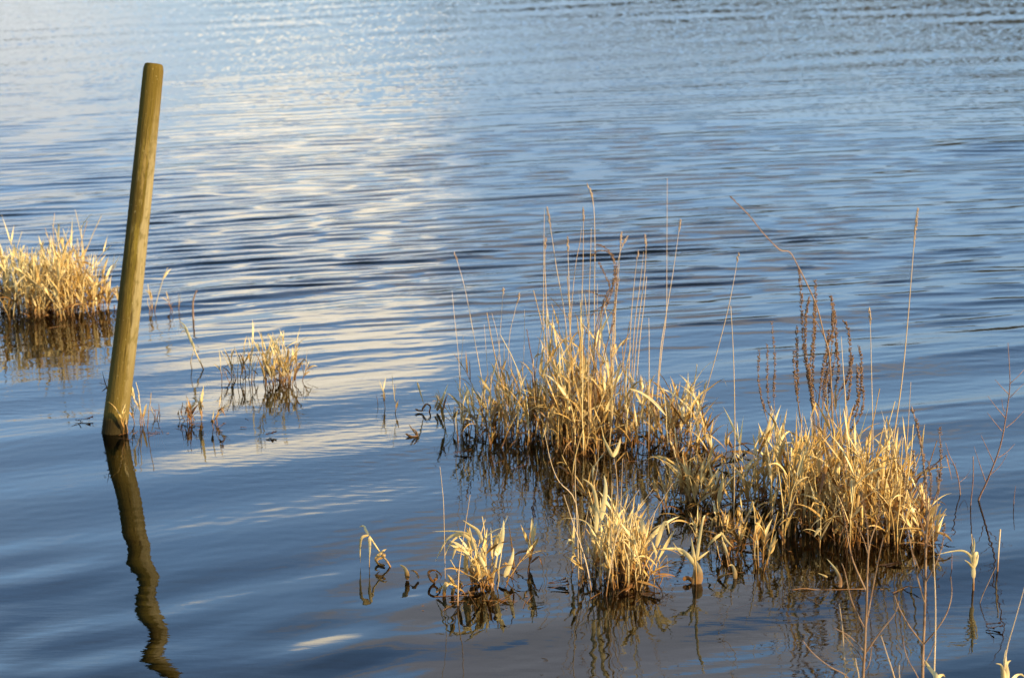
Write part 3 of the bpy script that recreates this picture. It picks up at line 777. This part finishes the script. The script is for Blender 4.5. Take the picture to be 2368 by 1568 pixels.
# foreground weeds: stems that rise from below the frame
def weed(label, base, main, branches, Y, seed, cat='weed', r0=.0046, mainspike=0):
    r = random.Random(seed); g0 = at(base[0], base[1], Y); g0.z = -.05
    root = empty('branching_weed', g0, label, cat)
    Pm = [base] + main
    spike_stem(root, Pm, Y, r, mainspike, r0=r0 * 1.15, r1=.0016, name='stem', foot=True, jy=.008, size=1.0, dens=240)
    for px, f, rr in branches: spike_stem(root, px, Y, r, f, r0=rr * 1.35, r1=.001, name='branch', foot=False, jy=.012, size=.95)
    return root
weed('branching brown weed with fanned bare branches in front of the largest clump', (1988, 1800),
     c5([(955, 1568), (965, 1400), (970, 1250), (978, 1080), (980, 950), (985, 850), (990, 790)]),
     [(c5([(975, 1060), (900, 890), (870, 770), (845, 620), (820, 520)]), .42, .0022), (c5([(970, 1285), (890, 1120), (850, 950), (828, 890)]), 0, .0018),
      (c5([(970, 1270), (1020, 1000), (1050, 850), (1075, 740)]), 0, .002), (c5([(982, 950), (985, 800), (975, 640), (940, 470)]), .5, .002),
      (c5([(982, 900), (1000, 760), (1050, 600), (1040, 440)]), .45, .0018), (c5([(970, 1420), (880, 1325), (780, 1270)]), 0, .0014),
      (c5([(965, 1425), (1060, 1290), (1140, 1190), (1165, 1120)]), 0, .0022), (c5([(958, 1530), (992, 1480), (1008, 1370)]), 0, .0016),
      (c5([(985, 850), (960, 760), (905, 640)]), .3, .0014), (c5([(960, 1480), (930, 1420), (880, 1360), (840, 1310)]), 0, .0014)], 6.9, 61)
weed('tallest branching weed with dark seed spikes at the sunny end of the largest clump', (2131, 1800),
     c5([(1305, 1568), (1308, 1400), (1315, 1250), (1320, 1050), (1325, 800), (1330, 600), (1320, 430), (1305, 250), (1280, 120), (1240, -30)]),
     [(c5([(1306, 1365), (1225, 1260), (1165, 1150), (1140, 1080)]), 0, .002), (c5([(1314, 1365), (1380, 1290), (1445, 1190), (1476, 1080), (1470, 970)]), 0, .0022),
      (c5([(1316, 1120), (1270, 960), (1230, 760), (1200, 600)]), 0, .002), (c5([(1320, 1010), (1285, 930), (1250, 840)]), 0, .0014),
      (c5([(1325, 1000), (1380, 900), (1420, 790), (1432, 670)]), .4, .0018), (c5([(1330, 720), (1346, 560), (1352, 420), (1340, 290)]), .5, .0018),
      (c5([(1330, 620), (1398, 450), (1412, 280), (1402, 95)]), .6, .0018), (c5([(1328, 560), (1265, 430), (1255, 320), (1252, 235)]), .55, .0018),
      (c5([(1326, 800), (1370, 650), (1395, 480), (1390, 310)]), .4, .0016), (c5([(1308, 1500), (1350, 1420), (1380, 1340)]), 0, .0014),
      (c5([(1326, 780), (1290, 640), (1205, 420), (1190, 350)]), .3, .0014)], 6.9, 62, mainspike=.26)
def lone(name, label, cat, px, Y, seed, r0, r1=.001, mat=None, head=None, leaves=()):
    r = random.Random(seed); P = spline(trace(px, Y, r, .012, True), 4); o0 = Vector((P[0].x, P[0].y, 0))
    if not leaves and not head:
        mb = MB(); mb.tube(P, r0, r1, 5, r.uniform(.05, .4)); return tag(mb.build(name, mat or M_CULM, None, o0), label, cat)
    root = empty(name, o0, label, cat); mb = MB(); mb.tube(P, r0, r1, 5, r.uniform(.0, .3)); mb.build('stem', mat or M_CULM, root, o0)
    for q, W, t in leaves:
        mb = MB(); ribbon(mb, q, Y - .01, W, t, r); mb.build('blade', M_STRAW, root, o0)
    return root
lone('dry_stalk', 'straight pale stalk close beside the tallest branching weed', 'dry stalk', [(2159, 1720)] + c5([(1373, 1568), (1380, 1300), (1380, 1100), (1372, 900), (1364, 660)]), 6.8, 71, .0036)
lone('dry_stalk', 'thin bare stalk rising between the spiky clump and the fanned weed', 'dry stalk', [(1957, 1700)] + c5([(852, 1568), (842, 1400), (833, 1260), (815, 1130)]), 6.9, 72, .0026)
lone('weed_stem', 'low curved stem reaching away from the foot of the fanned weed', 'dry stem', [(2000, 1640)] + c5([(870, 1568), (760, 1500), (660, 1420), (600, 1345)]), 6.8, 73, .0026, mat=M_WEED)
lone('dry_stalk', 'slanting straw stalk between the two branching weeds', 'dry stalk', [(2095, 1680)] + c5([(1140, 1568), (1100, 1440), (1060, 1315)]), 6.8, 74, .0032)
lone('weed_stem', 'curved thin stem leaning against the tallest branching weed', 'dry stem', [(2150, 1640)] + c5([(1280, 1568), (1225, 1470), (1195, 1380), (1190, 1315)]), 6.8, 75, .002, mat=M_WEED)
lone('dry_stalk', 'short pale broken stalk beside the fanned weed stem', 'dry stalk', [(1990, 1660)] + c5([(930, 1568), (918, 1500), (910, 1450)]), 6.8, 76, .003)
lone('dry_stalk', 'short stub standing between the branching weed stems', 'dry stalk', [(2092, 1640)] + c5([(1170, 1568), (1168, 1490)]), 6.8, 77, .0018)
lone('reed_shoot', 'pale reed leaning out of the corner nearest the bank, with leaves at its foot', 'reed', [(2310, 1720)] + c5([(1782, 1568), (1800, 1400), (1842, 1250), (1905, 1030)]), 6.9, 78, .0036,
     leaves=[(c5([(1780, 1600), (1790, 1520), (1800, 1480), (1825, 1462)]), .016, .05), (c5([(1778, 1600), (1775, 1530), (1765, 1490), (1735, 1480)]), .012, .1), (c5([(1790, 1620), (1800, 1540), (1790, 1470), (1795, 1400)]), .018, 0), (c5([(1810, 1620), (1850, 1560), (1880, 1545), (1905, 1560)]), .016, .05)])
lone('reed_shoot', 'folded pale reed leaf poking up at the foot of the tallest branching weed', 'reed', [(2190, 1660)] + c5([(1385, 1568), (1340, 1500), (1312, 1455)]), 6.7, 79, .003,
     leaves=[(c5([(1395, 1600), (1380, 1550), (1340, 1500), (1318, 1462)]), .018, .0), (c5([(1390, 1600), (1400, 1560), (1425, 1550), (1435, 1562)]), .014, .1)])

# ------------------------------------------------------------------ red twigs in open water
def twig(label, main, branches, u, v, seed, r0):
    r = random.Random(seed); g0 = ground(u, v); root = empty('twiggy_sapling', g0, label, 'sapling')
    stalk(root, main, g0.y, r, r0, .0012, None, M_TWIG, name='stem')
    for px in branches: stalk(root, px, g0.y, r, r0 * .42, .0007, None, M_TWIG, name='twig', foot=False, jy=.03)
twig('red-brown bare sapling with side twigs standing in open water', c5([(1635, 520), (1680, 420), (1740, 270), (1775, 150)]) + c3([(2015, 1300), (2030, 1180), (2030, 1080), (2020, 915)]),
     [c3([(2030, 1215), (1985, 1170), (1945, 1125)]), c3([(2030, 1150), (2075, 1110), (2125, 1055)]), c3([(2005, 1345), (1950, 1280), (1905, 1220)]), c3([(2030, 1230), (2065, 1195), (2110, 1150)]),
      c3([(1985, 1420), (1940, 1365), (1902, 1315)]), c3([(2010, 1400), (2060, 1360), (2125, 1290)]), c5([(1675, 412), (1640, 310), (1607, 205)]), c5([(1700, 375), (1760, 320), (1805, 248)]),
      c5([(1722, 300), (1680, 210), (1648, 140)]), c5([(1750, 272), (1800, 240), (1848, 190)]), c3([(2000, 1310), (1990, 1280), (1985, 1235)])], 2263, 1155, 81, .0048)
twig('small forked red twig beside the bare sapling', c5([(1527, 492), (1512, 380), (1490, 315), (1462, 260), (1440, 185)]),
     [c5([(1525, 415), (1560, 385), (1585, 345)]), c5([(1490, 320), (1465, 300), (1445, 265)]), c5([(1512, 390), (1500, 350), (1498, 300)])], 2221, 1144, 82, .003)
lone('dry_stalk', 'thin upright stick with a pale knob beside the bare sapling', 'dry stalk', c5([(1588, 546), (1600, 430), (1603, 350), (1602, 265)]), ground(2245, 1166).y, 83, .0024, .0022, M_TWIG)
lone('twig_stub', 'tiny stub of a twig alone in open water past the sapling', 'twig', c5([(1841, 540), (1846, 480), (1852, 440)]), ground(2345, 1163).y, 84, .0022, .001, M_TWIG)
lone('dry_stalk', 'short pale stick standing upright in the water past the arching reed', 'dry stalk', c5([(1745, 945), (1752, 820), (1762, 692)]), ground(2307, 1322).y, 85, .0036, .0032)
lone('dry_stalk', 'thin brown stem slanting across the reflection of the sapling', 'dry stem', c5([(1645, 1117), (1690, 1010), (1735, 915)]), ground(2267, 1390).y, 86, .002, .001, M_WEED)
lone('dry_stalk', 'thin upright red stem between the tallest weed and the arching reed', 'dry stem', c5([(1475, 936), (1477, 880), (1478, 830)]), ground(2200, 1319).y, 87, .002, .001, M_TWIG)
lone('reed_shoot', 'lone reed with one long blade arching over open water', 'reed', c5([(1603, 1045), (1605, 900), (1602, 830), (1592, 720)]), ground(2251, 1362).y, 88, .0050, .0014,
     leaves=[(c5([(1600, 900), (1585, 850), (1545, 820), (1480, 822), (1385, 842)]), .011, .12), (c5([(1604, 900), (1612, 850), (1625, 830), (1630, 870)]), .014, .08), (c5([(1600, 900), (1600, 840), (1608, 780), (1605, 740)]), .012, .0),
             (c5([(1602, 920), (1575, 890), (1550, 872)]), .009, .2), (c5([(1605, 980), (1602, 900), (1606, 850)]), .017, .05), (c5([(1604, 920), (1620, 890), (1635, 840)]), .012, .05)])

# ------------------------------------------------------------------ single shoots and scraps, each its own thing
G1 = 'lone dead shoots in the water'
single('reed_shoot', 'upright pale leafy shoots just past the far dense clump', 'reed', 352, 722, 628, 101, 4, 10, 6, G1, LL=.13, brown=-.12)
single('reed_shoot', 'faint wispy tuft in the open water beyond the post', 'reed', 405, 716, 682, 102, 3, 10, 3, G1, W=.008, LL=.06, brown=.3)
lone('twig_stub', 'dark hooked stub standing far out in the rippled water', 'twig', [(447, 737), (446, 712), (448, 690), (455, 672)], ground(447, 737).y, 103, .006, .004, M_WEED)
bent('reed_shoot', 'bleached reed leaning over beside a thin dark looped stem', 'reed', [([(450, 806), (438, 780), (428, 755), (414, 742)], .016, .0), ([(434, 770), (425, 758), (410, 760)], .008, .2), ([(436, 775), (426, 765), (416, 772)], .006, .3)], ground(470, 855).y, 104,
     group=G1, tubes=[([(471, 856), (452, 815), (438, 780)], .0042, .003), ([(444, 856), (441, 838), (446, 818), (448, 808)], .0024, .0014)])
single('reed_shoot', 'slender shoot pressed against the wet foot of the post', 'reed', 292, 1000, 892, 105, 3, 3, 8, G1, W=.015, LL=.10, spread=.4, brown=-.12)
single('reed_shoot', 'narrow tuft of drooping shoots beside the post', 'reed', 323, 986, 868, 106, 5, 11, 8, G1, W=.013, LL=.12, spread=.5, brown=-.10)
single('reed_shoot', 'tiny pointed blade tip poking out of the water beyond the post', 'reed', 378, 970, 928, 107, 1, group=G1, W=.014, LL=.06, nl=1)
single('reed_shoot', 'low brown rotten tuft with one tall upright blade', 'reed', 461, 974, 902, 108, 3, 6, 4, G1, W=.015, LL=.09, spread=.5, brown=-.1)
single('reed_shoot', 'short split blade tips standing beside the rotten tuft', 'reed', 498, 986, 938, 109, 2, 4, 4, G1, W=.015, LL=.07, nl=2, spread=.4, brown=-.1)
single('dead_tuft', 'small dark soggy ball of rotten leaf beside the pointed tip', 'dead leaves', 361, 966, 950, 110, 3, 4, 3, None, W=.012, LL=.04, brown=.6)
single('dead_tuft', 'brown soggy heap of leaves at the foot of the tall blade', 'dead leaves', 437, 976, 945, 111, 7, 14, 5, None, W=.013, LL=.06, brown=.35)
bent('weed_stem', 'dark thin forked twig poking out behind the post', 'twig', [([(250, 905), (243, 885), (236, 858)], .006, 1.0), ([(246, 890), (238, 888), (228, 884)], .005, 1.0), ([(248, 895), (240, 902), (234, 906)], .005, 1.0)], Yp + .15, 112, M_DEBRIS)
single('reed_shoot', 'lone short upright shoot in open water between the post and the tall clump', 'reed', 902, 952, 890, 113, 2, 3, 3, G1, W=.012, LL=.09, nl=2, spread=.4)
lone('dry_stalk', 'hair-thin little stem beside the lone short shoot', 'dry stem', [(874, 938), (873, 925), (869, 912)], ground(874, 938).y, 114, .0014, .0008)
bent('bent_reed', 'dark leaf curled into a loop at the open-water tip of the ragged fringe', 'dead leaf', [([(975, 950), (985, 935), (995, 940), (990, 955), (978, 952)], .010, 1.0), ([(960, 946), (972, 950), (985, 948)], .010, 1.0), ([(965, 884), (972, 908), (980, 935)], .009, .2), ([(1010, 950), (1022, 925), (1036, 888)], .016, .1), ([(1005, 945), (1012, 925), (1005, 910)], .010, .25)], ground(990, 952).y, 115, group=None)
bent('bent_reed', 'small curled leaf with a raised tip floating apart from the fringe', 'dead leaf', [([(938, 1003), (952, 1010), (965, 1008), (960, 995), (948, 990)], .013, .55), ([(965, 1008), (955, 995), (945, 980)], .009, .4)], ground(953, 1010).y, 116)
bent('bent_reed', 'reed snapped over with leaves hanging down into the water', 'reed', [(c4([(205, 650), (185, 620), (170, 595), (145, 600)]), .016, .05), (c4([(200, 650), (160, 665), (150, 730), (152, 815)]), .011, .25), (c4([(205, 660), (208, 720), (205, 800)]), .013, .15), (c4([(300, 760), (285, 780), (250, 800), (270, 830)]), .012, .6), (c4([(240, 790), (270, 760), (295, 740), (312, 730)]), .012, .35), (c4([(300, 830), (260, 820), (240, 790), (262, 768)]), .012, .7)],
     ground(900, 1310).y, 117, tubes=[(c4([(330, 838), (270, 755), (205, 655)]), .0046, .0030), (c4([(205, 830), (206, 740), (205, 670)]), .0020, .0012)])
bent('bent_reed', 'golden curved leaf tip rising from the water by the snapped reed', 'dead leaf', [(c4([(432, 915), (428, 870), (410, 840), (385, 825)]), .019, .35), (c4([(500, 908), (490, 880), (470, 862), (445, 860)]), .010, .4)], ground(942, 1340).y, 118)
bent('bent_reed', 'dark leaf rolled into a ring on the water past the snapped reed', 'dead leaf', [(c4([(600, 940), (570, 910), (560, 870), (600, 860), (635, 890), (625, 920)]), .011, 1.0), (c4([(585, 925), (610, 900), (600, 870)]), .012, .9)], ground(1005, 1348).y, 119, M_STRAW)
bent('bent_reed', 'low broken blades lying on the water in front of the long-bladed tuft', 'dead leaf', [(c4([(650, 1020), (660, 960), (690, 935), (720, 955)]), .014, .25), (c4([(605, 990), (640, 960), (675, 940)]), .010, .4), (c4([(770, 990), (720, 950), (680, 905)]), .010, .15), (c4([(700, 1010), (710, 970), (735, 965)]), .014, .6), (c4([(820, 1020), (800, 990), (795, 975)]), .010, .1)], ground(1040, 1378).y, 120)
single('reed_shoot', 'upright brown-based shoot with a folded top beside the long-bladed tuft', 'reed', 1225, 1308, 1200, 121, 3, 8, 5, G1, W=.020, LL=.11, spread=.35, brown=.2, nl=3)
bent('reed_shoot', 'stout forked shoot with one long leaf stretched towards the spiky clump', 'reed', [(c4([(2150, 830), (2110, 770), (2060, 735), (1990, 730), (1935, 735)]), .018, .05), (c4([(2150, 800), (2140, 740), (2130, 660)]), .014, .05), (c4([(2165, 790), (2175, 700), (2200, 560), (2215, 530)]), .013, .1), (c4([(2160, 800), (2200, 770), (2240, 740)]), .010, .2), (c4([(2170, 950), (2178, 880), (2165, 830), (2140, 780)]), .030, .08), (c4([(2140, 950), (2148, 880), (2150, 810)]), .014, .05), (c4([(2100, 770), (2060, 750), (2020, 690)]), .010, .1)], ground(1607, 1352).y, 122, tubes=[(c4([(2160, 955), (2158, 860), (2150, 780)]), .0050, .0030)])
bent('bent_reed', 'dark curled leaf half sunk beside the stout forked shoot', 'dead leaf', [(c4([(2080, 915), (2110, 905), (2140, 930), (2150, 960)]), .020, 1.0)], ground(1590, 1350).y, 123)
bent('bent_reed', 'thin arched shoots bent over the water under the middle tufts', 'reed', [(c4([(2310, 640), (2270, 670), (2240, 700), (2225, 735)]), .012, .2), (c4([(2305, 630), (2340, 680), (2380, 720)]), .012, .15), (c4([(2320, 690), (2345, 760), (2365, 830)]), .012, .15)], ground(1690, 1310).y, 124, tubes=[(c4([(2350, 835), (2330, 740), (2308, 630)]), .0034, .0020)])
bent('bent_reed', 'hooked pale blade curling back into the water below the arched shoots', 'reed', [(c5([(205, 990), (200, 940), (185, 905), (165, 905)]), .017, .05), (c5([(100, 985), (130, 965), (165, 955)]), .013, .5)], ground(1700, 1340).y, 125)
kU = single('reed_shoot', 'drooping leafy shoots standing just in front of the largest clump', 'reed', 1753, 1302, 1165, 126, 7, 16, 14, None, W=.018, LL=.17, spread=1.1)
bent('bent_reed', 'single pointed blade with a small side leaf in front of the largest clump', 'reed', [(c5([(820, 1040), (818, 985), (795, 930), (742, 865)]), .017, .08), (c5([(815, 1015), (780, 1020), (740, 1035)]), .009, .5), (c5([(745, 975), (720, 962), (690, 950)]), .010, .1)], ground(1942, 1360).y, 127)
r_ = random.Random(9)
bent('floating_stalk', 'long pale stalk floating flat on the water in front of the largest clump', 'dry stalk', [], ground(1900, 1366).y, 128, tubes=[([(1822, 1366), (1900, 1364), (2000, 1361)], .0026, .0016)], mat=M_CULM)
bent('floating_stalk', 'short tan stalk lying on the water across the tallest weed', 'dry stalk', [], ground(2100, 1360).y, 129, tubes=[([(2085, 1360), (2112, 1358), (2130, 1357)], .0026, .0016)], mat=M_CULM)
for u, v, L, lab in [(1058, 1051, .06, 'dark sliver of leaf floating in front of the ragged fringe'), (1490, 1376, .05, 'brown leaf scrap floating before the spiky clump'), (175, 977, .07, 'dark scraps of weed floating beside the foot of the post'),
                  (1275, 1358, .07, 'reddish leaf scrap floating between two front clumps'), (2045, 1310, .06, 'dark leaf scrap floating below the largest clump'),
                  (620, 1007, .035, 'tiny dark scrap floating alone in open water'), (2280, 1452, .05, 'small rusty leaf floating below the lone arching reed'), (1785, 1155, .05, 'rusty scrap floating in the shade of the largest clump')]:
    g0 = ground(u, v); mb = MB()
    for _ in range(3):
        a = r_.gauss(0, .5); d = Vector((math.cos(a), math.sin(a), .05)); p = g0 + Vector((r_.uniform(-.3, .3) * L, r_.uniform(-.5, .5) * L, .003))
        mb.quadstrip([[p + d * (L * q) + Vector((0, -wq, .004 + .012 * q * q)), p + d * (L * q) + Vector((0, 0, .007)), p + d * (L * q) + Vector((0, wq, .004 + .006 * q))] for q, wq in ((0, .002), (.3, .007), (.7, .006), (1, .001))], .9)
    tag(mb.build('leaf_scrap', M_DEBRIS, None, g0), lab, 'leaf scrap', 'scraps floating on the water')

# ------------------------------------------------------------------ straw bits and specks drifting round the clumps
r_ = random.Random(77); mb = MB()
for _ in range(230):
    u, v, su, sv_ = r_.choice([(1350, 1060, 190, 22), (1900, 1290, 170, 30), (1440, 1380, 120, 14), (1120, 1390, 70, 10), (1640, 1340, 90, 30), (140, 748, 120, 8), (290, 995, 60, 10), (450, 985, 45, 8), (1650, 1200, 60, 20)])
    g0 = ground(r_.gauss(u, su), r_.gauss(v, sv_)); a = r_.uniform(0, 6.28); L = r_.choice((.008, .012, .02, .04, .08, .12)) * r_.uniform(.6, 1.2)
    d = Vector((math.cos(a), math.sin(a), r_.gauss(.0, .03)))
    mb.tube([g0 - d * L * .5 + UP * .003, g0 + UP * .004, g0 + d * L * .5 + UP * .003], r_.uniform(.0008, .0016), .0006, 4, r_.uniform(.3, 1.1))
tag(mb.build('floating_straw', M_STRAW, None, (0, 0, 0)), 'scattered bits of straw and specks drifting around the clumps', 'straw', kind='stuff')
